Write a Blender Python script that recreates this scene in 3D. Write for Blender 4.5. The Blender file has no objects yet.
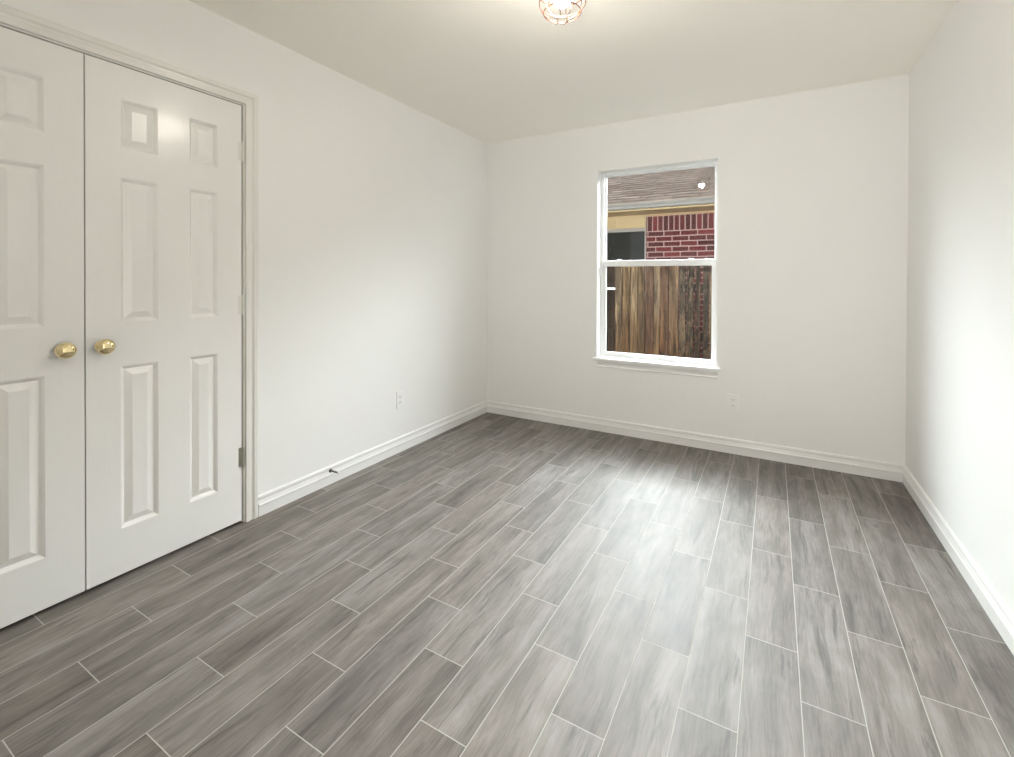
import bpy, bmesh, math, random
from mathutils import Vector, Matrix
random.seed(7)
C = bpy.context.scene.collection
SC = bpy.context.scene

# ------------------------------------------------------------------ measures
W, YB, H = 2.962, 3.612, 2.44            # room width, back wall, ceiling height
YF = -0.10                               # inner face of the wall behind the camera
CX, CH = 2.2663, 1.2033                  # camera x and height

GZ_ = -0.42                               # outdoor ground level

# ------------------------------------------------------------------ camera
cam = bpy.data.cameras.new('camera'); co = bpy.data.objects.new('camera', cam); C.objects.link(co)
cam.sensor_width = 36.0; cam.lens = 467.55 / 1014 * 36.0
cam.shift_y = -(378.5 - 283.71) / 1014
cam.clip_start = 0.02
yaw, pit, rol = 0.5176, 0.0079, 0.0038
r = Vector((math.cos(yaw), math.sin(yaw), 0)); fw = Vector((-math.sin(yaw), math.cos(yaw), 0)); u = Vector((0, 0, 1))
f2 = fw * math.cos(pit) - u * math.sin(pit); u2 = u * math.cos(pit) + fw * math.sin(pit)
r3 = r * math.cos(rol) + u2 * math.sin(rol); u3 = u2 * math.cos(rol) - r * math.sin(rol)
co.matrix_world = Matrix(((r3.x, u3.x, -f2.x, CX), (r3.y, u3.y, -f2.y, 0), (r3.z, u3.z, -f2.z, CH), (0, 0, 0, 1)))
SC.camera = co

# ------------------------------------------------------------------ light and exposure
SKY = 3.0            # grey overcast base
GLOW = 108.0          # bright cloud over the neighbour's roof, where the hidden sun stands
BULB = 470.0
HALL = 92.0
HTILT = 72.0
AZ, EL = -11.0, 30.5   # where the bright cloud bank stands, degrees
EW = 0.28
world = bpy.data.worlds.new('sky'); SC.world = world; world.use_nodes = True
wt = world.node_tree; bgn = wt.nodes['Background']
def wmath(op, a, b):
    n = wt.nodes.new('ShaderNodeMath'); n.operation = op
    for i, v in enumerate((a, b)):
        if isinstance(v, bpy.types.NodeSocket): wt.links.new(v, n.inputs[i])
        else: n.inputs[i].default_value = v
    return n.outputs[0]
wtc = wt.nodes.new('ShaderNodeTexCoord'); wdot = wt.nodes.new('ShaderNodeVectorMath'); wdot.operation = 'DOT_PRODUCT'
wt.links.new(wtc.outputs['Generated'], wdot.inputs[0])
wdot.inputs[1].default_value = Vector((math.sin(math.radians(AZ)), math.cos(math.radians(AZ)), 0.0))
wsep = wt.nodes.new('ShaderNodeSeparateXYZ'); wt.links.new(wtc.outputs['Generated'], wsep.inputs[0])
wz = wmath('DIVIDE', wmath('SUBTRACT', wsep.outputs['Z'], math.sin(math.radians(EL))), EW)
lobe = wmath('MULTIPLY', wmath('POWER', wmath('MAXIMUM', wdot.outputs['Value'], 0.0), 1.5), wmath('POWER', 2.718, wmath('MULTIPLY', wmath('MULTIPLY', wz, wz), -1.0)))
wt.links.new(wmath('ADD', wmath('MULTIPLY', lobe, GLOW), SKY), bgn.inputs[1])
bgn.inputs[0].default_value = (0.90, 0.955, 1.0, 1)
# unseen fill lamp added behind the camera, tilted up to brighten ceiling and walls
hl = bpy.data.lights.new('hall_fill', 'AREA'); hl.shape = 'RECTANGLE'; hl.size = 1.5; hl.size_y = 1.0; hl.energy = HALL; hl.color = (1.0, 0.975, 0.94)
hlo = bpy.data.objects.new('hall_fill', hl); C.objects.link(hlo); hlo.location = (2.2, -1.35, 0.45)
hlo.rotation_euler = (math.radians(90 + HTILT), 0, 0)
vs = SC.view_settings
SC.display_settings.display_device = 'sRGB'
vs.view_transform = 'Standard'; vs.look = 'None'; vs.exposure = 0.10; vs.gamma = 1.0; vs.use_curve_mapping = False
cy = SC.cycles
cy.max_bounces = 14; cy.diffuse_bounces = 10; cy.glossy_bounces = 5; cy.transparent_max_bounces = 12
cy.caustics_reflective = False; cy.caustics_refractive = False
cy.use_denoising = True
cy.sample_clamp_indirect = 6.0

# ------------------------------------------------------------------ node helper
class NT:
    def __init__(s, name):
        s.m = bpy.data.materials.new(name); s.m.use_nodes = True; s.t = s.m.node_tree
        s.b = s.t.nodes['Principled BSDF']; s.out = s.t.nodes['Material Output']
    def n(s, typ, **kw):
        nd = s.t.nodes.new(typ)
        for k, v in kw.items(): setattr(nd, k, v)
        return nd
    def put(s, sock, v):
        if isinstance(v, bpy.types.NodeSocket): s.t.links.new(v, sock)
        else: sock.default_value = v
    def math(s, op, a, b=0.0, c=None):
        nd = s.n('ShaderNodeMath', operation=op); s.put(nd.inputs[0], a); s.put(nd.inputs[1], b)
        if c is not None: s.put(nd.inputs[2], c)
        return nd.outputs[0]
    def ramp(s, fac, stops, interp='LINEAR'):
        nd = s.n('ShaderNodeValToRGB'); cr = nd.color_ramp; cr.interpolation = interp
        while len(cr.elements) < len(stops): cr.elements.new(0.5)
        for e, (p, c) in zip(cr.elements, stops): e.position = p; e.color = (*c, 1)
        s.put(nd.inputs[0], fac); return nd.outputs[0]
    def mix(s, fac, a, b, blend='MIX'):
        nd = s.n('ShaderNodeMix', data_type='RGBA', blend_type=blend)
        s.put(nd.inputs[0], fac)
        for i, v in ((6, a), (7, b)):
            if isinstance(v, tuple): v = (*v, 1) if len(v) == 3 else v
            s.put(nd.inputs[i], v)
        return nd.outputs[2]
    def sep(s, v):
        nd = s.n('ShaderNodeSeparateXYZ'); s.put(nd.inputs[0], v); return nd.outputs
    def comb(s, x, y, z=0.0):
        nd = s.n('ShaderNodeCombineXYZ')
        for i, v in enumerate((x, y, z)): s.put(nd.inputs[i], v)
        return nd.outputs[0]
    def noise(s, vec, scale, detail=4, rough=0.5, dist=0.0):
        nd = s.n('ShaderNodeTexNoise'); s.put(nd.inputs['Vector'], vec)
        nd.inputs['Scale'].default_value = scale; nd.inputs['Detail'].default_value = detail
        nd.inputs['Roughness'].default_value = rough; nd.inputs['Distortion'].default_value = dist
        return nd.outputs['Fac']
    def bump(s, h, strength, dist=0.001):
        nd = s.n('ShaderNodeBump'); nd.inputs['Strength'].default_value = strength; nd.inputs['Distance'].default_value = dist
        s.put(nd.inputs['Height'], h); s.t.links.new(nd.outputs[0], s.b.inputs['Normal'])
    def obco(s): return s.n('ShaderNodeTexCoord').outputs['Object']
    def fin(s, col=None, rough=0.5, metal=0.0, spec=0.5):
        if col is not None: s.put(s.b.inputs['Base Color'], (*col, 1) if isinstance(col, tuple) and len(col) == 3 else col)
        s.put(s.b.inputs['Roughness'], rough); s.put(s.b.inputs['Metallic'], metal)
        s.b.inputs['Specular IOR Level'].default_value = spec
        return s.m

def paint(name, col, rough, bump=0.05, scale=300, spec=0.5):
    t = NT(name); co_ = t.obco()
    v = t.noise(co_, 3.0, 3)
    c = t.mix(t.math('MULTIPLY', v, 0.5), col, tuple(x * 0.97 for x in col))
    t.bump(t.noise(co_, scale, 2), bump, 0.001)
    return t.fin(c, rough, 0, spec)

M = {}
M['wall'] = paint('wall_paint', (0.86, 0.86, 0.85), 0.5, 0.10, 160, 0.35)
M['ceiling'] = paint('ceiling_paint', (0.945, 0.925, 0.87), 0.8, 0.12, 130, 0.2)
M['trim'] = paint('trim_paint', (0.83, 0.83, 0.82), 0.28, 0.03, 220)
M['casing'] = paint('casing_paint', (0.80, 0.79, 0.76), 0.25, 0.03, 220)
M['vinyl'] = paint('white_vinyl', (0.86, 0.87, 0.88), 0.3, 0.01, 200)
M['plastic'] = paint('outlet_plastic', (0.87, 0.87, 0.86), 0.3, 0.0, 100)
M['slot'] = paint('outlet_slot', (0.10, 0.10, 0.10), 0.6, 0.0, 100)

def door_paint():
    t = NT('gloss_door_paint'); o = t.obco(); x, y, z = t.sep(o)
    grain = t.noise(t.comb(x, t.math('MULTIPLY', y, 90), t.math('MULTIPLY', z, 5)), 1.6, 4, 0.6)
    t.bump(grain, 0.22, 0.0012)
    c = t.mix(t.noise(o, 2.0, 2), (0.85, 0.845, 0.83), (0.87, 0.865, 0.85))
    return t.fin(c, 0.21)
M['door'] = door_paint()

def metal(name, col, rough):
    t = NT(name); v = t.noise(t.obco(), 60, 2)
    return t.fin(t.mix(v, col, tuple(x * 0.9 for x in col)), rough, 1.0)
M['brass'] = metal('polished_brass', (0.90, 0.76, 0.46), 0.08)
M['copper'] = metal('rose_gold_wire', (0.30, 0.155, 0.115), 0.35)
M['dark_metal'] = metal('dull_grey_metal', (0.16, 0.15, 0.14), 0.4)
M['hinge'] = metal('satin_hinge_metal', (0.55, 0.55, 0.48), 0.35)

def floor_mat():
    t = NT('wood_look_tile'); x, y, z = t.sep(t.obco())
    PW, PL = 0.1512, 0.598
    uu = t.math('DIVIDE', t.math('SUBTRACT', x, 0.076), PW)
    k = t.math('FLOOR', uu); fu = t.math('FRACT', uu)
    vv = t.math('DIVIDE', t.math('SUBTRACT', t.math('ADD', y, t.math('MULTIPLY', k, 0.2013)), 0.408), PL)
    j = t.math('FLOOR', vv); fv = t.math('FRACT', vv)
    wn = t.n('ShaderNodeTexWhiteNoise', noise_dimensions='2D'); t.put(wn.inputs['Vector'], t.comb(k, j))
    rnd = wn.outputs['Value']; rc = t.sep(wn.outputs['Color'])
    # distance to the nearest joint in metres
    du = t.math('MULTIPLY', t.math('MINIMUM', fu, t.math('SUBTRACT', 1.0, fu)), PW)
    dv = t.math('MULTIPLY', t.math('MINIMUM', fv, t.math('SUBTRACT', 1.0, fv)), PL)
    dd = t.math('MINIMUM', du, dv)
    mr = t.n('ShaderNodeMapRange'); mr.interpolation_type = 'SMOOTHSTEP'
    t.put(mr.inputs['Value'], dd); mr.inputs['From Min'].default_value = 0.0008; mr.inputs['From Max'].default_value = 0.0018
    plank = mr.outputs[0]
    # grain, shifted from plank to plank
    ox = t.math('MULTIPLY', rc[0], 37.0); oy = t.math('MULTIPLY', rc[1], 53.0)
    gx = t.math('ADD', x, ox); gy = t.math('ADD', y, oy)
    warp = t.noise(t.comb(t.math('MULTIPLY', gx, 6), t.math('MULTIPLY', gy, 1.6)), 1.0, 3)
    gxw = t.math('ADD', gx, t.math('MULTIPLY', warp, 0.075))
    broad = t.noise(t.comb(t.math('MULTIPLY', gxw, 17), t.math('MULTIPLY', gy, 1.5)), 1.0, 5, 0.6, 0.25)
    fine = t.noise(t.comb(t.math('MULTIPLY', gxw, 150), t.math('MULTIPLY', gy, 8.0)), 1.0, 4, 0.65)
    blot = t.noise(t.comb(t.math('MULTIPLY', gx, 11), t.math('MULTIPLY', gy, 5.0)), 1.0, 6, 0.65, 0.9)
    val = t.math('ADD', t.math('MULTIPLY', broad, 0.52), t.math('MULTIPLY', fine, 0.30))
    val = t.math('ADD', val, t.math('MULTIPLY', blot, 0.30))
    val = t.math('ADD', val, t.math('MULTIPLY', t.math('SUBTRACT', rnd, 0.5), 0.105))
    col = t.ramp(val, [(0.36, (0.062, 0.053, 0.046)), (0.47, (0.112, 0.099, 0.088)), (0.57, (0.170, 0.154, 0.141)),
                       (0.68, (0.240, 0.224, 0.210)), (0.82, (0.32, 0.305, 0.29))])
    col = t.mix(t.math('MULTIPLY', rc[2], 0.35), col, t.mix(1.0, col, (1.08, 0.97, 0.87), 'MULTIPLY'))
    # dark mineral streaks
    st = t.noise(t.comb(t.math('MULTIPLY', gxw, 30), t.math('MULTIPLY', gy, 2.4)), 1.0, 5, 0.65, 0.6)
    stm = t.ramp(st, [(0.56, (0, 0, 0)), (0.66, (1, 1, 1))])
    col = t.mix(t.math('MULTIPLY', stm, 0.65), col, (0.050, 0.042, 0.037))
    grout = (0.47, 0.45, 0.41)
    fc = t.mix(plank, grout, col)
    h = t.math('ADD', t.math('MULTIPLY', plank, 1.0), t.math('MULTIPLY', fine, 0.12))
    t.bump(h, 0.35, 0.0012)
    rough = t.math('ADD', 0.52, t.math('MULTIPLY', blot, 0.14))
    rough = t.math('ADD', rough, t.math('MULTIPLY', t.math('SUBTRACT', 1.0, plank), 0.3))
    return t.fin(fc, rough, 0, 0.72)
M['floor'] = floor_mat()

def glass_mat():
    t = NT('window_glass'); t.t.nodes.remove(t.b)
    fr = t.n('ShaderNodeFresnel'); 
    bf = t.n('ShaderNodeNewGeometry').outputs['Backfacing']        # the far face of the pane must not read as total internal reflection
    t.put(fr.inputs['IOR'], t.math('SUBTRACT', 1.5, t.math('MULTIPLY', bf, 1.5 - 1/1.5)))
    gl = t.n('ShaderNodeBsdfGlossy'); gl.inputs['Roughness'].default_value = 0.0; gl.inputs['Color'].default_value = (1, 1, 1, 1)
    tr = t.n('ShaderNodeBsdfTransparent'); tr.inputs['Color'].default_value = (0.96, 0.975, 0.965, 1)
    mx = t.n('ShaderNodeMixShader')
    t.t.links.new(fr.outputs[0], mx.inputs[0]); t.t.links.new(tr.outputs[0], mx.inputs[1]); t.t.links.new(gl.outputs[0], mx.inputs[2])
    t.t.links.new(mx.outputs[0], t.out.inputs[0]); return t.m
M['glass'] = glass_mat()

def emit(name, col, s):
    t = NT(name); t.b.inputs['Base Color'].default_value = (0.9, 0.9, 0.9, 1)
    t.b.inputs['Emission Color'].default_value = (*col, 1); t.b.inputs['Emission Strength'].default_value = s
    return t.m
M['bulb'] = emit('lit_bulb', (1.0, 0.92, 0.81), BULB)

def fence_mat():
    t = NT('weathered_cedar'); x, y, z = t.sep(t.obco())
    oi = t.n('ShaderNodeObjectInfo'); rnd = t.math('MULTIPLY', oi.outputs['Random'], 40.0)
    gx = t.math('ADD', x, rnd)
    wv = t.noise(t.comb(t.math('MULTIPLY', gx, 8), t.math('MULTIPLY', z, 5), rnd), 1.0, 2)
    gxw = t.math('ADD', gx, t.math('MULTIPLY', wv, 0.035))
    a = t.noise(t.comb(t.math('MULTIPLY', gxw, 42), t.math('MULTIPLY', z, 2.4), rnd), 1.0, 5, 0.7, 0.4)
    b = t.noise(t.comb(t.math('MULTIPLY', gxw, 170), t.math('MULTIPLY', z, 7), rnd), 1.0, 3, 0.6)
    v = t.math('ADD', t.math('MULTIPLY', a, 0.75), t.math('MULTIPLY', b, 0.25))
    col = t.ramp(v, [(0.37, (0.008, 0.005, 0.004)), (0.45, (0.050, 0.031, 0.020)), (0.54, (0.125, 0.085, 0.050)), (0.65, (0.27, 0.21, 0.14))])
    # silvered upper boards, honey-coloured lower boards
    gm = t.math('MULTIPLY', t.math('ADD', t.math('SUBTRACT', z, 1.15), t.math('MULTIPLY', wv, 0.5)), 1.5)
    gm = t.math('MINIMUM', t.math('MAXIMUM', gm, 0.0), 0.75)
    hs = t.n('ShaderNodeHueSaturation'); hs.inputs['Saturation'].default_value = 0.45; hs.inputs['Value'].default_value = 0.95
    t.put(hs.inputs['Color'], col); col = t.mix(gm, col, hs.outputs['Color'])
    # knots and rot stains, as much as each board's own alpha asks for
    k = t.noise(t.comb(t.math('MULTIPLY', gx, 24), t.math('MULTIPLY', z, 9), rnd), 1.0, 4, 0.6, 1.2)
    th = t.math('SUBTRACT', 0.70, t.math('MULTIPLY', oi.outputs['Alpha'], 0.26))
    st = t.math('MINIMUM', t.math('MAXIMUM', t.math('MULTIPLY', t.math('SUBTRACT', k, th), 16.0), 0.0), 0.92)
    col = t.mix(1.0, col, oi.outputs['Color'], 'MULTIPLY')
    col = t.mix(st, col, (0.010, 0.007, 0.005))
    t.bump(v, 0.6, 0.004)
    return t.fin(col, 0.9, 0, 0.1)
M['fence'] = fence_mat()

def brick_mat(name, soldier):
    t = NT(name); x, y, z = t.sep(t.obco())
    vec = t.comb(z, x) if soldier else t.comb(x, z)
    bt = t.n('ShaderNodeTexBrick'); bt.offset = 0.0 if soldier else 0.5; bt.offset_frequency = 2
    t.put(bt.inputs['Vector'], vec); bt.inputs['Scale'].default_value = 1.0
    bt.inputs['Brick Width'].default_value = 0.205; bt.inputs['Row Height'].default_value = 0.0677
    bt.inputs['Mortar Size'].default_value = 0.0072; bt.inputs['Mortar Smooth'].default_value = 0.15
    bt.inputs['Bias'].default_value = 0.0
    bt.inputs['Color1'].default_value = (0.05, 0.008, 0.009, 1); bt.inputs['Color2'].default_value = (0.15, 0.019, 0.022, 1)
    bt.inputs['Mortar'].default_value = (0.38, 0.27, 0.25, 1)
    nz = t.noise(t.obco(), 45, 4, 0.6)
    col = t.mix(t.math('MULTIPLY', nz, 0.5), bt.outputs['Color'], t.mix(1.0, bt.outputs['Color'], (0.35, 0.3, 0.3), 'MULTIPLY'))
    t.bump(t.math('ADD', t.math('MULTIPLY', bt.outputs['Fac'], -1.0), t.math('MULTIPLY', nz, 0.3)), 0.5, 0.008)
    return t.fin(col, 0.85, 0, 0.2)
M['brick'] = brick_mat('red_brick', False); M['soldier'] = brick_mat('red_brick_on_end', True)

def shingle_mat():
    t = NT('asphalt_shingle'); x, y, z = t.sep(t.obco())
    s = t.math('MULTIPLY', y, 1.0 / math.cos(math.atan(0.42)))
    bt = t.n('ShaderNodeTexBrick'); bt.offset = 0.37; bt.offset_frequency = 2
    t.put(bt.inputs['Vector'], t.comb(x, s)); bt.inputs['Scale'].default_value = 1.0
    bt.inputs['Brick Width'].default_value = 0.31; bt.inputs['Row Height'].default_value = 0.143
    bt.inputs['Mortar Size'].default_value = 0.010; bt.inputs['Mortar Smooth'].default_value = 0.6
    bt.inputs['Color1'].default_value = (0.055, 0.043, 0.037, 1); bt.inputs['Color2'].default_value = (0.085, 0.069, 0.061, 1)
    bt.inputs['Mortar'].default_value = (0.02, 0.016, 0.015, 1)
    nz = t.noise(t.comb(t.math('MULTIPLY', x, 5), t.math('MULTIPLY', y, 14)), 1.0, 5, 0.7)
    col = t.mix(t.ramp(nz, [(0.38, (0, 0, 0)), (0.62, (1, 1, 1))]), t.mix(1.0, bt.outputs['Color'], (0.62, 0.6, 0.6), 'MULTIPLY'),
                t.mix(1.0, bt.outputs['Color'], (1.3, 1.25, 1.2), 'MULTIPLY'))
    t.bump(t.math('MULTIPLY', bt.outputs['Fac'], -1.0), 0.6, 0.01)
    return t.fin(col, 0.95, 0, 0.0)
M['shingle'] = shingle_mat()
M['tan'] = paint('tan_siding_paint', (0.36, 0.27, 0.13), 0.6, 0.05, 60)
M['soffit'] = paint('tan_soffit_paint', (0.34, 0.235, 0.12), 0.6, 0.05, 60)
M['gutter'] = paint('grey_white_gutter', (0.165, 0.157, 0.143), 0.6, 0.02, 60, 0.2)
M['outglass'] = NT('dark_window_glass').fin((0.006, 0.007, 0.006), 0.05, 0, 0.04)
M['outframe'] = paint('pale_window_trim', (0.26, 0.245, 0.22), 0.6, 0.02, 60, 0.2)
def ground_mat():
    t = NT('grass_and_soil'); o = t.obco(); v = t.noise(o, 7, 5, 0.7)
    return t.fin(t.ramp(v, [(0.35, (0.05, 0.04, 0.025)), (0.6, (0.05, 0.075, 0.02))]), 0.95, 0, 0.1)
M['ground'] = ground_mat()

# ------------------------------------------------------------------ mesh helpers
def obj(name, bm, mat, parent=None, smooth=False, loc=None):
    bmesh.ops.recalc_face_normals(bm, faces=bm.faces)
    me = bpy.data.meshes.new(name); bm.to_mesh(me); bm.free()
    if smooth:
        for p in me.polygons: p.use_smooth = True
    me.materials.append(mat)
    o = bpy.data.objects.new(name, me); C.objects.link(o)
    if parent is not None: o.parent = parent
    if loc is not None: o.location = loc
    return o
def tag(o, label=None, cat=None, group=None, kind=None):
    for k, v in (('label', label), ('category', cat), ('group', group), ('kind', kind)):
        if v: o[k] = v
    return o
def empty(name, loc=(0, 0, 0)):
    o = bpy.data.objects.new(name, None); C.objects.link(o); o.location = loc; o.empty_display_size = 0.05; return o
def box(bm, x0, x1, y0, y1, z0, z1, bev=0.0):
    vs_ = [bm.verts.new(p) for p in ((x0,y0,z0),(x1,y0,z0),(x1,y1,z0),(x0,y1,z0),(x0,y0,z1),(x1,y0,z1),(x1,y1,z1),(x0,y1,z1))]
    fs = [bm.faces.new([vs_[i] for i in q]) for q in ((3,2,1,0),(4,5,6,7),(0,1,5,4),(1,2,6,5),(2,3,7,6),(3,0,4,7))]
    if bev:
        es = list({e for f in fs for e in f.edges})
        bmesh.ops.bevel(bm, geom=es, offset=bev, segments=2, profile=0.6, affect='EDGES')
def bx(name, mat, parent, *dims, bev=0.0):
    bm = bmesh.new(); box(bm, *dims, bev=bev); return obj(name, bm, mat, parent)
def loft(bm, rings, cap=True, closed=True):
    n = len(rings[0]); R = [[bm.verts.new(p) for p in g] for g in rings]
    for a, b in zip(R[:-1], R[1:]):
        for i in range(n if closed else n - 1):
            bm.faces.new((a[i], a[(i+1) % n], b[(i+1) % n], b[i]))
    if cap: bm.faces.new(R[0][::-1]); bm.faces.new(R[-1])
def lathe(bm, prof, org, axis='z', seg=32):
    """prof: (radius, height) pairs turned about an axis through org"""
    org = Vector(org); rings = []
    for rr, h in prof:
        g = []
        for i in range(seg):
            a = 2*math.pi*i/seg; c, s = rr*math.cos(a), rr*math.sin(a)
            g.append(org + Vector({'z': (c, s, h), 'x': (h, c, s), 'y': (s, h, c)}[axis]))
        rings.append(g)
    loft(bm, rings)
def tube(bm, pts, rad, seg=8, closed=False):
    pts = [Vector(p) for p in pts]; n = len(pts); rings = []; up = Vector((0.13, 0.21, 0.97)).normalized()
    for i, p in enumerate(pts):
        a = pts[(i-1) % n] if (closed or i > 0) else p; b = pts[(i+1) % n] if (closed or i < n-1) else p
        t = (b - a).normalized()
        s = t.cross(up)
        if s.length < 0.05: s = t.cross(Vector((1, 0, 0)))
        s.normalize(); w = s.cross(t)
        rd = rad[i] if isinstance(rad, (list, tuple)) else rad
        rings.append([p + rd*(math.cos(2*math.pi*k/seg)*s + math.sin(2*math.pi*k/seg)*w) for k in range(seg)])
    if closed: rings.append(rings[0])
    if closed:
        R = [[bm.verts.new(p) for p in g] for g in rings[:-1]]
        for i in range(n):
            a, b = R[i], R[(i+1) % n]
            for k in range(seg): bm.faces.new((a[k], a[(k+1) % seg], b[(k+1) % seg], b[k]))
    else: loft(bm, rings)

# ------------------------------------------------------------------ room shell
def shell(name, boxes, mat, label, cat):
    bm = bmesh.new()
    for b in boxes: box(bm, *b)
    return tag(obj(name, bm, mat), label, cat, kind='structure')
DY0, DY1, DZ = 0.137, 1.358, 2.056                     # closet opening (jamb faces and head)
JT = 0.019                                              # jamb board thickness
WX0, WX1, WZ0, WZ1 = 1.040, 1.920, 0.588, 2.070        # window opening
shell('floor', [(-0.75, W+0.12, -1.7, YB+0.15, -0.10, 0.0)], M['floor'], 'grey wood-look plank tile floor with pale grout lines', 'floor')
shell('ceiling', [(-0.75, W+0.12, -1.7, YB+0.15, H, H+0.12)], M['ceiling'], 'plain off-white flat ceiling of the room', 'ceiling')
shell('wall_left', [(-0.11, 0, YF-0.12, DY0-JT, 0, H), (-0.11, 0, DY1+JT, YB, 0, H), (-0.11, 0, DY0-JT, DY1+JT, DZ+JT, H)],
      M['wall'], 'white left wall with the closet double doors', 'wall')
shell('wall_back', [(-0.11, WX0, YB, YB+0.15, 0, H), (WX1, W+0.12, YB, YB+0.15, 0, H), (WX0, WX1, YB, YB+0.15, 0, WZ0-0.022), (WX0, WX1, YB, YB+0.15, WZ1, H)],
      M['wall'], 'pale grey-white back wall with the window in it', 'wall')
shell('wall_right', [(W, W+0.12, YF-0.12, YB, 0, H)], M['wall'], 'bare white right wall of the room', 'wall')
shell('wall_front', [(0, 1.86, YF-0.12, YF, 0, H), (2.68, W, YF-0.12, YF, 0, H), (1.86, 2.68, YF-0.12, YF, 2.05, H)],
      M['wall'], 'white wall with the open doorway opposite the window', 'wall')
shell('wall_hall', [(1.1, W+0.12, -1.7, -1.6, 0, H), (1.0, 1.1, -1.7, YF-0.12, 0, H), (W+0.0, W+0.12, -1.6, YF-0.12, 0, H)],
      M['wall'], 'white hallway walls beyond the open doorway', 'wall')
shell('wall_closet', [(-0.75, -0.65, YF-0.12, 1.65, 0, H), (-0.65, -0.11, 1.55, 1.65, 0, H), (-0.65, -0.11, YF-0.12, YF, 0, H)],
      M['wall'], 'white walls inside the closet behind the double doors', 'wall')

# ------------------------------------------------------------------ baseboards
BP = [(0, 0), (0.0145, 0), (0.0145, 0.048), (0.0170, 0.051), (0.0178, 0.056), (0.0165, 0.061), (0.0125, 0.063), (0.0110, 0.070), (0.0085, 0.077),
      (0.0075, 0.083), (0.0115, 0.085), (0.0125, 0.091), (0.0110, 0.100), (0.0060, 0.105), (0, 0.105)]
def base(name, a, b, nrm, m0, m1, label):
    a, b, nrm = Vector(a), Vector(b), Vector(nrm); d = (b - a).normalized(); bm = bmesh.new()
    loft(bm, [[a + d*(p*m0) + nrm*p + Vector((0, 0, h)) for p, h in BP], [b - d*(p*m1) + nrm*p + Vector((0, 0, h)) for p, h in BP]])
    return tag(obj(name, bm, M['trim']), label, 'baseboard', kind='structure')
base('baseboard_left', (0, DY1+0.070, 0), (0, YB, 0), (1, 0, 0), 0, 1, 'white moulded baseboard along the left wall right of the closet')
base('baseboard_back', (0, YB, 0), (W, YB, 0), (0, -1, 0), 1, 1, 'white moulded baseboard along the back wall under the window')
base('baseboard_right', (W, YB, 0), (W, YF, 0), (-1, 0, 0), 1, 0, 'white moulded baseboard along the bare right wall')
base('baseboard_front', (0, YF, 0), (1.86, YF, 0), (0, 1, 0), 0, 0, 'white moulded baseboard along the wall opposite the window')

# ------------------------------------------------------------------ closet jamb, casing
bm = bmesh.new()
box(bm, -0.11, 0, DY0-JT, DY0, 0, DZ); box(bm, -0.11, 0, DY1, DY1+JT, 0, DZ); box(bm, -0.11, 0, DY0-JT, DY1+JT, DZ, DZ+JT)
box(bm, -0.075, -0.040, DY0, DY0+0.012, 0, DZ-0.012); box(bm, -0.075, -0.040, DY1-0.012, DY1, 0, DZ-0.012); box(bm, -0.075, -0.040, DY0, DY1, DZ-0.012, DZ)
tag(obj('trim_1', bm, M['casing']), 'white door jamb lining the closet opening behind the double doors', 'door jamb', kind='structure')
CPF = [(0, 0), (0, 0.011), (0.002, 0.0125), (0.018, 0.0135), (0.021, 0.0125), (0.0235, 0.0085), (0.034, 0.0095), (0.038, 0.0135), (0.042, 0.0155),
       (0.057, 0.0165), (0.061, 0.0145), (0.062, 0.010), (0.062, 0)]
def casing_path(y0, y1, zt):
    rings = []
    for (y, z, oy, oz) in ((y0, 0, -1, 0), (y0, zt, -1, 1), (y1, zt, 1, 1), (y1, 0, 1, 0)):
        rings.append([Vector((d, y + s*oy, z + s*oz)) for s, d in CPF])
    return rings
bm = bmesh.new(); loft(bm, casing_path(DY0-0.006, DY1+0.006, DZ+0.006))
tag(obj('trim_2', bm, M['casing']), 'cream-white moulded casing framing the closet double doors', 'door casing', kind='structure')

# ------------------------------------------------------------------ six-panel closet doors
def door_mesh(y0, y1, z0, z1, panels, xf, th):
    bm = bmesh.new()
    ys = sorted({y0, y1, *[p[0] for p in panels], *[p[1] for p in panels]})
    zs = sorted({z0, z1, *[p[2] for p in panels], *[p[3] for p in panels]})
    V = {}
    def v(x, y, z):
        k = (round(x, 5), round(y, 5), round(z, 5))
        if k not in V: V[k] = bm.verts.new((x, y, z))
        return V[k]
    for ya, yb in zip(ys[:-1], ys[1:]):
        for za, zb in zip(zs[:-1], zs[1:]):
            ym, zm = (ya+yb)/2, (za+zb)/2
            if any(p[0] < ym < p[1] and p[2] < zm < p[3] for p in panels): continue
            bm.faces.new((v(xf, ya, za), v(xf, yb, za), v(xf, yb, zb), v(xf, ya, zb)))
    for (a, b, c, d) in panels:
        steps = [(0, 0), (0.002, -0.0015), (0.006, -0.0045), (0.0130, -0.0125), (0.0150, -0.0130), (0.0385, -0.0025), (0.0400, -0.0020)]
        # boundary verts of the hole (may carry extra grid verts)
        prev = None
        for ins, dep in steps:
            ring = [v(xf+dep, a+ins, c+ins), v(xf+dep, b-ins, c+ins), v(xf+dep, b-ins, d-ins), v(xf+dep, a+ins, d-ins)]
            if prev:
                for i in range(4): bm.faces.new((prev[i], prev[(i+1) % 4], ring[(i+1) % 4], ring[i]))
            prev = ring
        bm.faces.new(prev)
    # sides and back
    xb = xf - th
    bk = [v(xb, y0, z0), v(xb, y1, z0), v(xb, y1, z1), v(xb, y0, z1)]; bm.faces.new(bk[::-1])
    bot = [v(xf, y, z0) for y in ys]; top = [v(xf, y, z1) for y in ys]
    bm.faces.new(bot[::-1] + [bk[0], bk[1]]); bm.faces.new(top + [bk[2], bk[3]])
    lf = [v(xf, y0, z) for z in zs]; rt = [v(xf, y1, z) for z in zs]
    bm.faces.new(lf + [bk[3], bk[0]]); bm.faces.new(rt[::-1] + [bk[1], bk[2]])
    return bm
XF = 0.002
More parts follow.
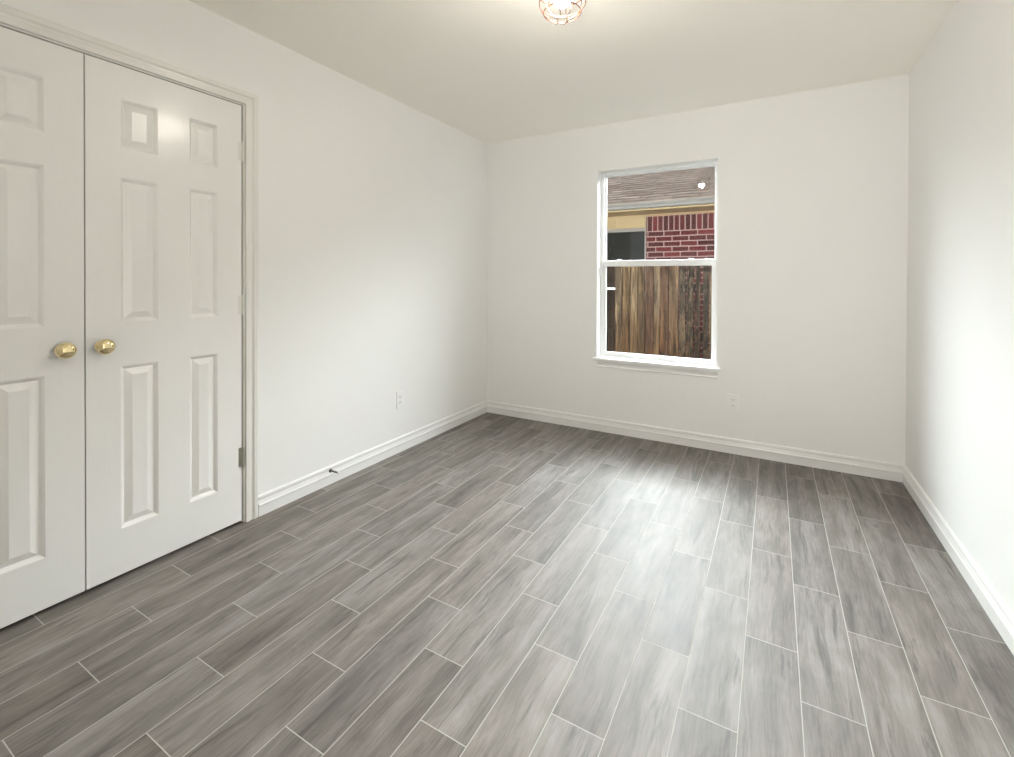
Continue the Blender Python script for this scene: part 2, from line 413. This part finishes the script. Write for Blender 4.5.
ZR = [(0.200, 0.853), (1.029, 1.606), (1.724, 1.921)]
def add_hinges(door, ye, sgn):
    for z in (0.330, 1.076, 1.827):
        bm = bmesh.new()
        lathe(bm, [(0.001, -0.052), (0.0045, -0.0515), (0.0058, -0.049), (0.0058, -0.018), (0.0052, -0.0175), (0.0058, -0.017), (0.0058, 0.017), (0.0052, 0.0175),
                   (0.0058, 0.018), (0.0058, 0.049), (0.0045, 0.0515), (0.001, 0.052)], (0.0085, ye + sgn*0.0045, z), seg=14)
        ya, yb = sorted((ye - sgn*0.014, ye + sgn*0.003))
        box(bm, XF, XF+0.002, ya, yb, z-0.046, z+0.046)
        h = obj('hinge', bm, M['hinge'] if z < 0.5 else M['casing'], door)
        h['label'] = 'bare grey metal hinge' if z < 0.5 else 'hinge painted over in white'
def add_knob(door, y, z):
    k = bmesh.new()
    lathe(k, [(0.001, 0), (0.0235, 0), (0.0245, 0.002), (0.0230, 0.0045), (0.0180, 0.0065), (0.0130, 0.0080), (0.0120, 0.0085)], (XF, y, z), 'x', 36)
    rose = obj('rosette', k, M['brass'], None, True)
    b = bmesh.new(); prof = [(0.0110, 0.006), (0.0105, 0.016)]
    for i in range(15):
        a = math.pi*(0.10 + 0.90*i/14)
        prof.append((max(0.0006, 0.0305*math.sin(a)), 0.0335 - 0.0225*math.cos(a)))
    lathe(b, prof, (XF, y, z), 'x', 40)
    kb = obj('knob', b, M['brass'], door, True); kb['label'] = 'polished brass oval knob'
    rose.parent = kb
def mk_door(name, y0, y1, pans, label, knob_y, hinge_y, sgn):
    P = [(a, b, c, d) for a, b in pans for c, d in ZR]
    o = obj(name, door_mesh(y0, y1, 0.0165, 2.050, P, XF, 0.035), M['door'])
    tag(o, label, 'door', kind='structure')
    add_knob(o, knob_y, 0.9405); add_hinges(o, hinge_y, sgn)
    return o
mk_door('door_1', 0.148, 0.7450, [(0.258, 0.382), (0.503, 0.634)], 'left leaf of the white six-panel closet doors, cut by the picture edge', 0.6815, 0.148, -1)
mk_door('door_2', 0.7495, 1.3470, [(0.859, 0.990), (1.1125, 1.2340)], 'right leaf of the white six-panel closet doors, seen whole', 0.7985, 1.347, 1)

# ------------------------------------------------------------------ window
win = tag(empty('window_1', ((WX0+WX1)/2, YB+0.1, WZ0)), 'white vinyl single-hung window looking onto a wooden fence', 'window', kind='structure')
wl = Vector(win.location)
def wpart(name, boxes, mat, parent, bev=0.0015):
    bm = bmesh.new()
    for b in boxes:
        box(bm, b[0]-wl.x, b[1]-wl.x, b[2]-wl.y, b[3]-wl.y, b[4]-wl.z, b[5]-wl.z, bev=bev)
    return obj(name, bm, mat, parent)
FY0, FY1 = YB+0.088, YB+0.148
FL, FT, FB = WX0+0.026, WZ1-0.016, WZ0+0.020
FR = WX1-0.022
wpart('frame', [(WX0, FL, FY0, FY1, WZ0, WZ1), (FR, WX1, FY0, FY1, WZ0, WZ1), (FL, FR, FY0, FY1, FT, WZ1), (FL, FR, FY0, FY1, WZ0, FB)], M['vinyl'], win)
US = wpart('upper_sash', [(FL, FL+0.010, FY0+0.032, FY0+0.052, 1.320, FT), (FR-0.008, FR, FY0+0.032, FY0+0.052, 1.320, FT),
                          (FL+0.010, FR-0.008, FY0+0.032, FY0+0.052, FT-0.008, FT), (FL+0.010, FR-0.008, FY0+0.032, FY0+0.052, 1.325, 1.365)], M['vinyl'], win)
LS = wpart('lower_sash', [(FL, FL+0.018, FY0+0.006, FY0+0.028, FB, 1.360), (FR-0.022, FR, FY0+0.006, FY0+0.028, FB, 1.360),
                          (FL+0.018, FR-0.022, FY0+0.006, FY0+0.028, FB, 0.624), (FL+0.018, FR-0.022, FY0+0.004, FY0+0.028, 1.316, 1.362)], M['vinyl'], win)
wpart('sash_lock', [(1.17, 1.205, FY0+0.006, FY0+0.024, 1.360, 1.371)], M['vinyl'], LS, 0.003)
wpart('sash_lock', [(1.715, 1.75, FY0+0.006, FY0+0.024, 1.360, 1.371)], M['vinyl'], LS, 0.003)
def pane(y, x0, x1, z0, z1, parent):
    return wpart('pane', [(x0, x1, y, y+0.004, z0, z1)], M['glass'], parent, 0)
pane(FY0+0.040, FL+0.010, FR-0.008, 1.365, FT-0.008, US)
pane(FY0+0.015, FL+0.018, FR-0.022, 0.624, 1.316, LS)
# stool and apron
bm = bmesh.new()
box(bm, WX0, WX1, YB, FY0, WZ0-0.022, WZ0)
box(bm, 1.018, 1.946, YB-0.034, YB, WZ0-0.022, WZ0, bev=0.005)
bmesh.ops.translate(bm, verts=bm.verts, vec=-wl); obj('window_sill', bm, M['trim'], win)
bm = bmesh.new()
AP = [(0, 0), (0.008, 0), (0.012, 0.004), (0.0115, 0.010), (0.008, 0.015), (0.009, 0.028), (0.012, 0.036), (0.0165, 0.045), (0.0175, 0.054), (0, 0.054)]
loft(bm, [[Vector((x, YB-d, 0.512+h)) - wl for d, h in AP] for x in (1.050, 1.930)]); obj('apron', bm, M['trim'], win)

# ------------------------------------------------------------------ outlets
def outlet(name):
    e = empty(name)
    bm = bmesh.new(); box(bm, -0.0365, 0.0365, -0.0055, 0, -0.0595, 0.0595, bev=0.0025); obj('cover_plate', bm, M['plastic'], e)
    for z in (-0.0195, 0.0195):
        bm = bmesh.new(); rings = []
        for d in (0.0, 0.0030):
            g = []
            for i in range(28):
                a = 2*math.pi*i/28; g.append(Vector((0.0170*math.cos(a), -0.0052-d, z + max(-0.0135, min(0.0135, 0.0172*math.sin(a))))))
            rings.append(g)
        loft(bm, rings); rc = obj('receptacle', bm, M['plastic'], e)
        s = bmesh.new()
        box(s, -0.0075, -0.0055, -0.0086, -0.0080, z-0.002, z+0.007); box(s, 0.0055, 0.0075, -0.0086, -0.0080, z-0.001, z+0.006)
        lathe(s, [(0.0005, -0.0086), (0.0024, -0.0086), (0.0024, -0.0080), (0.0005, -0.0080)], (0, 0, z-0.0075), 'y', 12)
        obj('slot', s, M['slot'], rc)
    bm = bmesh.new(); lathe(bm, [(0.0005, -0.0066), (0.0028, -0.0066), (0.0033, -0.0054), (0.0005, -0.0054)], (0, 0, 0), 'y', 14); obj('screw', bm, M['plastic'], e)
    return e
o1 = outlet('wall_outlet'); o1.location = (2.029, YB, 0.355)
tag(o1, 'white duplex outlet on the back wall right of the window sill', 'outlet', 'white duplex wall outlets')
o2 = o1.copy(); C.objects.link(o2)
for ch in list(o1.children):
    c = ch.copy(); C.objects.link(c); c.parent = o2
    for g in ch.children:
        d = g.copy(); C.objects.link(d); d.parent = c
o2.location = (0, 2.470, 0.366); o2.rotation_euler = (0, 0, math.pi/2)
tag(o2, 'white duplex outlet on the left wall between closet and back corner', 'outlet', 'white duplex wall outlets')

# ------------------------------------------------------------------ door stop on the left baseboard
ds = tag(empty('door_stop', (0.0100, 1.871, 0.0790)), 'small dark metal door stop screwed to the left baseboard', 'door stop')
bm = bmesh.new(); lathe(bm, [(0.001, 0), (0.0115, 0), (0.0115, 0.003), (0.0085, 0.007), (0.0055, 0.011), (0.0045, 0.013)], (0, 0, 0), 'x', 20); obj('base', bm, M['dark_metal'], ds, True)
bm = bmesh.new(); n = 190
tube(bm, [(0.011 + 0.053*i/n, (0.0046-0.0012*i/n)*math.cos(2*math.pi*15*i/n), (0.0046-0.0012*i/n)*math.sin(2*math.pi*15*i/n)) for i in range(n+1)], 0.0013, 6); obj('spring', bm, M['dark_metal'], ds, True)
bm = bmesh.new(); lathe(bm, [(0.001, 0.062), (0.0048, 0.062), (0.0056, 0.064), (0.0056, 0.071), (0.0042, 0.074), (0.001, 0.0745)], (0, 0, 0), 'x', 18)
tp = obj('tip', bm, M['plastic'], ds, True); tp['label'] = 'white rubber tip'

# ------------------------------------------------------------------ caged ceiling light
LX, LY = 1.540, 1.705
cl = tag(empty('ceiling_light', (LX, LY, H)), 'lit semi-flush ceiling light in a rose gold wire cage', 'ceiling light')
bm = bmesh.new(); lathe(bm, [(0.001, 0), (0.064, 0), (0.066, -0.004), (0.063, -0.014), (0.050, -0.022), (0.022, -0.026), (0.001, -0.0265)], (0, 0, 0), 'z', 40); obj('canopy', bm, M['plastic'], cl, True)
bm = bmesh.new(); lathe(bm, [(0.001, -0.024), (0.019, -0.025), (0.021, -0.040), (0.021, -0.078), (0.017, -0.081), (0.001, -0.082)], (0, 0, 0), 'z', 28); obj('socket', bm, M['plastic'], cl, True)
bm = bmesh.new(); lathe(bm, [(0.0120, -0.080), (0.0160, -0.088), (0.0240, -0.104), (0.0330, -0.124), (0.0350, -0.1285), (0.0335, -0.131), (0.001, -0.1315)], (0, 0, 0), 'z', 32)
col_ = obj('bulb_collar', bm, M['plastic'], None, True)  # collar added and flared to keep bulb light off the ceiling
bm = bmesh.new(); prof = [(0.0006, -0.1316), (0.0325, -0.1316)]
for i in range(12):
    a = math.pi*(0.5 + 0.5*i/11); prof.append((max(0.0006, 0.0335*math.sin(a)), -0.134 + 0.032*math.cos(a)))
lathe(bm, prof, (0, 0, 0), 'z', 32); b_ = obj('bulb', bm, M['bulb'], cl, True); col_.parent = b_
CR = [(0.060, -0.018), (0.084, -0.055), (0.094, -0.110), (0.090, -0.153), (0.073, -0.188), (0.048, -0.210), (0.022, -0.218)]
def ring(rad, z, w):
    b = bmesh.new(); tube(b, [(rad*math.cos(2*math.pi*i/48), rad*math.sin(2*math.pi*i/48), z) for i in range(48)], w, 6, True); return obj('cage_ring', b, M['copper'], cl, True)
for i in (0, 2, 3, 4, 6): ring(*CR[i], 0.0021)
for k in range(8):
    a = 2*math.pi*(k+0.3)/8; b = bmesh.new()
    pts = []
    for (ra, za), (rb, zb) in zip(CR[:-1], CR[1:]):
        for q in range(4): pts.append((ra+(rb-ra)*q/4, za+(zb-za)*q/4))
    pts.append(CR[-1])
    tube(b, [(p*math.cos(a), p*math.sin(a), z) for p, z in pts], 0.0017, 6); obj('cage_wire', b, M['copper'], cl, True)

# ------------------------------------------------------------------ own house, outside
shell('wall_exterior', [(-7, -0.75, YB, YB+0.15, GZ_, 2.56), (W+0.12, 9, YB, YB+0.15, GZ_, 2.56), (-0.75, W+0.12, YB+0.02, YB+0.15, GZ_, -0.10)],
      M['brick'], 'outer wall of the house either side of the room', 'wall')
bm = bmesh.new()
loft(bm, [[Vector(p) for p in ((x, YB+0.42, 2.44), (x, YB+0.42, 2.56), (x, -2.0, 5.3), (x, -2.0, 5.15), (x, YB+0.1, 2.60), (x, YB+0.1, 2.44))] for x in (-7, 9)])
tag(obj('roof', bm, M['shingle']), 'roof and eave of the house above the room', 'roof', kind='structure')

# ------------------------------------------------------------------ outside: ground, fence, neighbour's house
GZ = -0.42
shell('ground', [(-6, 9, YB+0.16, 14, GZ-0.1, GZ)], M['ground'], 'strip of grass and soil between the house and the fence', 'ground')
FYP = 5.20
fence = tag(empty('wooden_fence', (1.2, FYP, GZ)), 'weathered brown picket fence outside the window', 'fence')
edges_px = [0.622, 0.712, 0.795, 0.884, 0.968, 1.042, 1.137, 1.206, 1.296, 1.396, 1.472, 1.549, 1.634, 1.694, 1.770]
edges = list(edges_px)
while edges[0] > -1.2: edges.insert(0, edges[0] - random.uniform(0.080, 0.092))
while edges[-1] < 3.4: edges.append(edges[-1] + random.uniform(0.080, 0.092))
tone = {0: (0.35, 0.28, 0.25), 1: (1.25, 1.15, 0.95), 2: (1.1, 0.9, 0.62), 3: (1.25, 1.12, 0.85), 4: (0.85, 0.72, 0.52), 5: (0.75, 0.55, 0.45), 6: (1.5, 1.38, 1.15),
        7: (0.85, 0.62, 0.48), 8: (1.1, 0.92, 0.72), 9: (0.7, 0.66, 0.6), 10: (1.0, 0.92, 0.8), 11: (0.75, 0.62, 0.55), 12: (0.8, 0.8, 0.75), 13: (0.9, 0.78, 0.62)}
def picket(x0, x1, ztop, yoff, seed, wob):
    rg = random.Random(seed); bm = bmesh.new(); zb = GZ + 0.03; nz = 26
    ears = min(0.028, (x1-x0)*0.35); L, R = [], []
    for i in range(nz+1):
        z = zb + (ztop-ears-zb)*i/nz
        L.append((x0 + rg.uniform(0, wob), z)); R.append((x1 - rg.uniform(0, wob), z))
    out = L + [(x0+ears, ztop), (x1-ears, ztop)] + R[::-1]
    cup = rg.uniform(-0.004, 0.004)
    fr = [Vector((x-1.2, yoff + cup, z-GZ)) for x, z in out]; bk = [Vector((x-1.2, yoff+0.017, z-GZ)) for x, z in out]
    n = len(out); F = [bm.verts.new(p) for p in fr]; B = [bm.verts.new(p) for p in bk]
    m = nz+1
    def strip(S, flip):
        for i in range(nz):
            q = (S[i], S[n-1-i], S[n-2-i], S[i+1]); bm.faces.new(q[::-1] if flip else q)
        q = (S[nz], S[m+2], S[m+1], S[m]); bm.faces.new(q[::-1] if flip else q)
    strip(F, False); strip(B, True)
    for i in range(n): bm.faces.new((F[i], F[(i+1) % n], B[(i+1) % n], B[i]))
    return bm
i0 = edges.index(edges_px[0])
for i, (a, b) in enumerate(zip(edges[:-1], edges[1:])):
    k = i - i0; zt = 1.415 + random.uniform(-0.012, 0.015); yo = random.uniform(-0.004, 0.004); wob = 0.004
    if k == 0: yo = 0.062; b -= 0.004; a -= 0.035
    if k == 11: b -= 0.017; wob = 0.016
    if k == 10: wob = 0.007
    if k == 9: wob = 0.010
    p = obj('picket', picket(a+0.0015, b-0.0015, zt, yo, 100+i, wob), M['fence'], fence)
    tn = tone.get(k) or tuple(random.uniform(0.8, 1.15)*c for c in (1.0, 0.85, 0.68)); p.color = (0.70*tn[0], 0.64*tn[1], 0.58*tn[2], {3: 0.3, 5: 0.55, 7: 0.5, 9: 0.8, 10: 0.95, 11: 1.0, 12: 0.8, 13: 0.5}.get(k, 0.38))
    if 0 < k < 14:
        for s in (0.25, 0.75):
            nb = bmesh.new()
            xx = a + (b-a)*s - 1.2; lathe(nb, [(0.0003, yo-0.0065), (0.0042, yo-0.006), (0.0042, yo+0.002), (0.0003, yo+0.002)], (xx, 0, 1.108 + random.uniform(-0.006, 0.006) - GZ), 'y', 8)
            obj('nail', nb, M['outframe'], p)
for z in (0.0, 0.62, 1.13):
    bm = bmesh.new(); box(bm, -2.6, 2.2, 0.020, 0.058, z-0.04-GZ, z+0.04-GZ, bev=0.003)
    ro = obj('rail', bm, M['fence'], fence); ro.color = (0.6, 0.5, 0.42, 1)
bm = bmesh.new(); box(bm, 0.560-1.2, 0.728-1.2, -0.004, 0.018, 1.098-GZ, 1.122-GZ, bev=0.002)
tag(obj('patch_strip', bm, M['vinyl'], fence), 'white strip across the gap in the fence')

HY = 6.30; HX0 = -0.90                   # wall plane and left corner of the neighbour's house
house = tag(empty('neighbour_house', (1.2, HY, GZ)), "neighbour's red brick house with shingle roof beyond the fence", 'house')
hl_ = Vector(house.location)
def hpart(name, mat, dims, parent=house, bev=0.0):
    bm = bmesh.new(); box(bm, dims[0]-hl_.x, dims[1]-hl_.x, dims[2]-hl_.y, dims[3]-hl_.y, dims[4]-hl_.z, dims[5]-hl_.z, bev=bev); return obj(name, bm, mat, parent)
BXE = 0.800                                # left edge of the brick, right of the window
ZS = 1.848; ZT = 2.075                     # soldier course
def hbrick(name, mat, dims, oz):
    bm = bmesh.new(); box(bm, dims[0], dims[1], 0, 0.10, dims[2]-oz, dims[3]-oz); return obj(name, bm, mat, house, loc=(0-hl_.x, HY-hl_.y, oz-hl_.z))
bm = bmesh.new(); oz = ZS - 40*0.0677
for b in ((BXE, 6.0, GZ, ZS), (HX0, -0.45, GZ, ZT), (-0.45, BXE, GZ, 0.95)): box(bm, b[0], b[1], 0, 0.10, b[2]-oz, b[3]-oz)
obj('brick_wall', bm, M['brick'], house, loc=(-hl_.x, 0, oz-hl_.z))
bm = bmesh.new(); box(bm, BXE, 6.0, 0, 0.10, 0, ZT-ZS); obj('soldier_course', bm, M['soldier'], house, loc=(-hl_.x, 0, ZS-hl_.z))
hpart('frieze_panel', M['tan'], (-0.45, BXE-0.004, HY-0.012, HY+0.08, 1.905, ZT))
w2 = hpart('window', M['outframe'], (-0.45, BXE-0.004, HY+0.004, HY+0.10, 1.862, 1.906))
bm = bmesh.new()
for b in ((BXE-0.022, BXE-0.003, 0.95, 1.862), (-0.45, -0.42, 0.95, 1.862), (-0.42, BXE-0.022, 0.95, 0.99)):
    box(bm, b[0]-hl_.x, b[1]-hl_.x, -0.002, 0.08, b[2]-hl_.z, b[3]-hl_.z)
obj('side_trim', bm, M['outframe'], w2)
hpart('pane', M['outglass'], (-0.42, BXE-0.022, HY+0.045, HY+0.055, 0.99, 1.862), w2)
EY = HY - 0.45
hpart('soffit', M['soffit'], (HX0-0.35, 6.2, EY, HY+0.02, ZT, ZT+0.02))
hpart('frieze_board', M['soffit'], (BXE, 6.0, HY-0.022, HY, ZT-0.030, ZT))
hpart('fascia', M['tan'], (HX0-0.35, 6.2, EY-0.02, EY, ZT-0.006, ZT+0.10))
bm = bmesh.new()
GP = [(0, 0), (0.075, 0), (0.083, 0.012), (0.083, 0.030), (0.105, 0.056), (0.105, 0.066), (0.099, 0.066), (0.097, 0.058), (0.077, 0.034), (0.077, 0.014), (0.07, 0.006), (0, 0.006)]
loft(bm, [[Vector((x-hl_.x, EY-0.02-d-hl_.y, ZT+0.010+h-hl_.z)) for d, h in GP] for x in (HX0-0.35, 6.2)]); obj('gutter', bm, M['gutter'], house)
# shingled roof slope with stepped courses
bm = bmesh.new(); sl = 0.42; y = EY-0.055; z = ZT+0.078; step = 0.143*math.cos(math.atan(sl)); prof = []
nst = 46
for i in range(nst):
    prof.append((y + i*step, z + i*step*sl + 0.006)); prof.append((y + (i+1)*step, z + (i+1)*step*sl + 0.0005))
ye, ze = prof[-1]
lo = [(ye, ze-0.12), (y, z-0.02)]
loft(bm, [[Vector((x-hl_.x, a-hl_.y, b-hl_.z)) for a, b in prof+lo] for x in (HX0-0.35, 6.2)]); obj('roof', bm, M['shingle'], house)
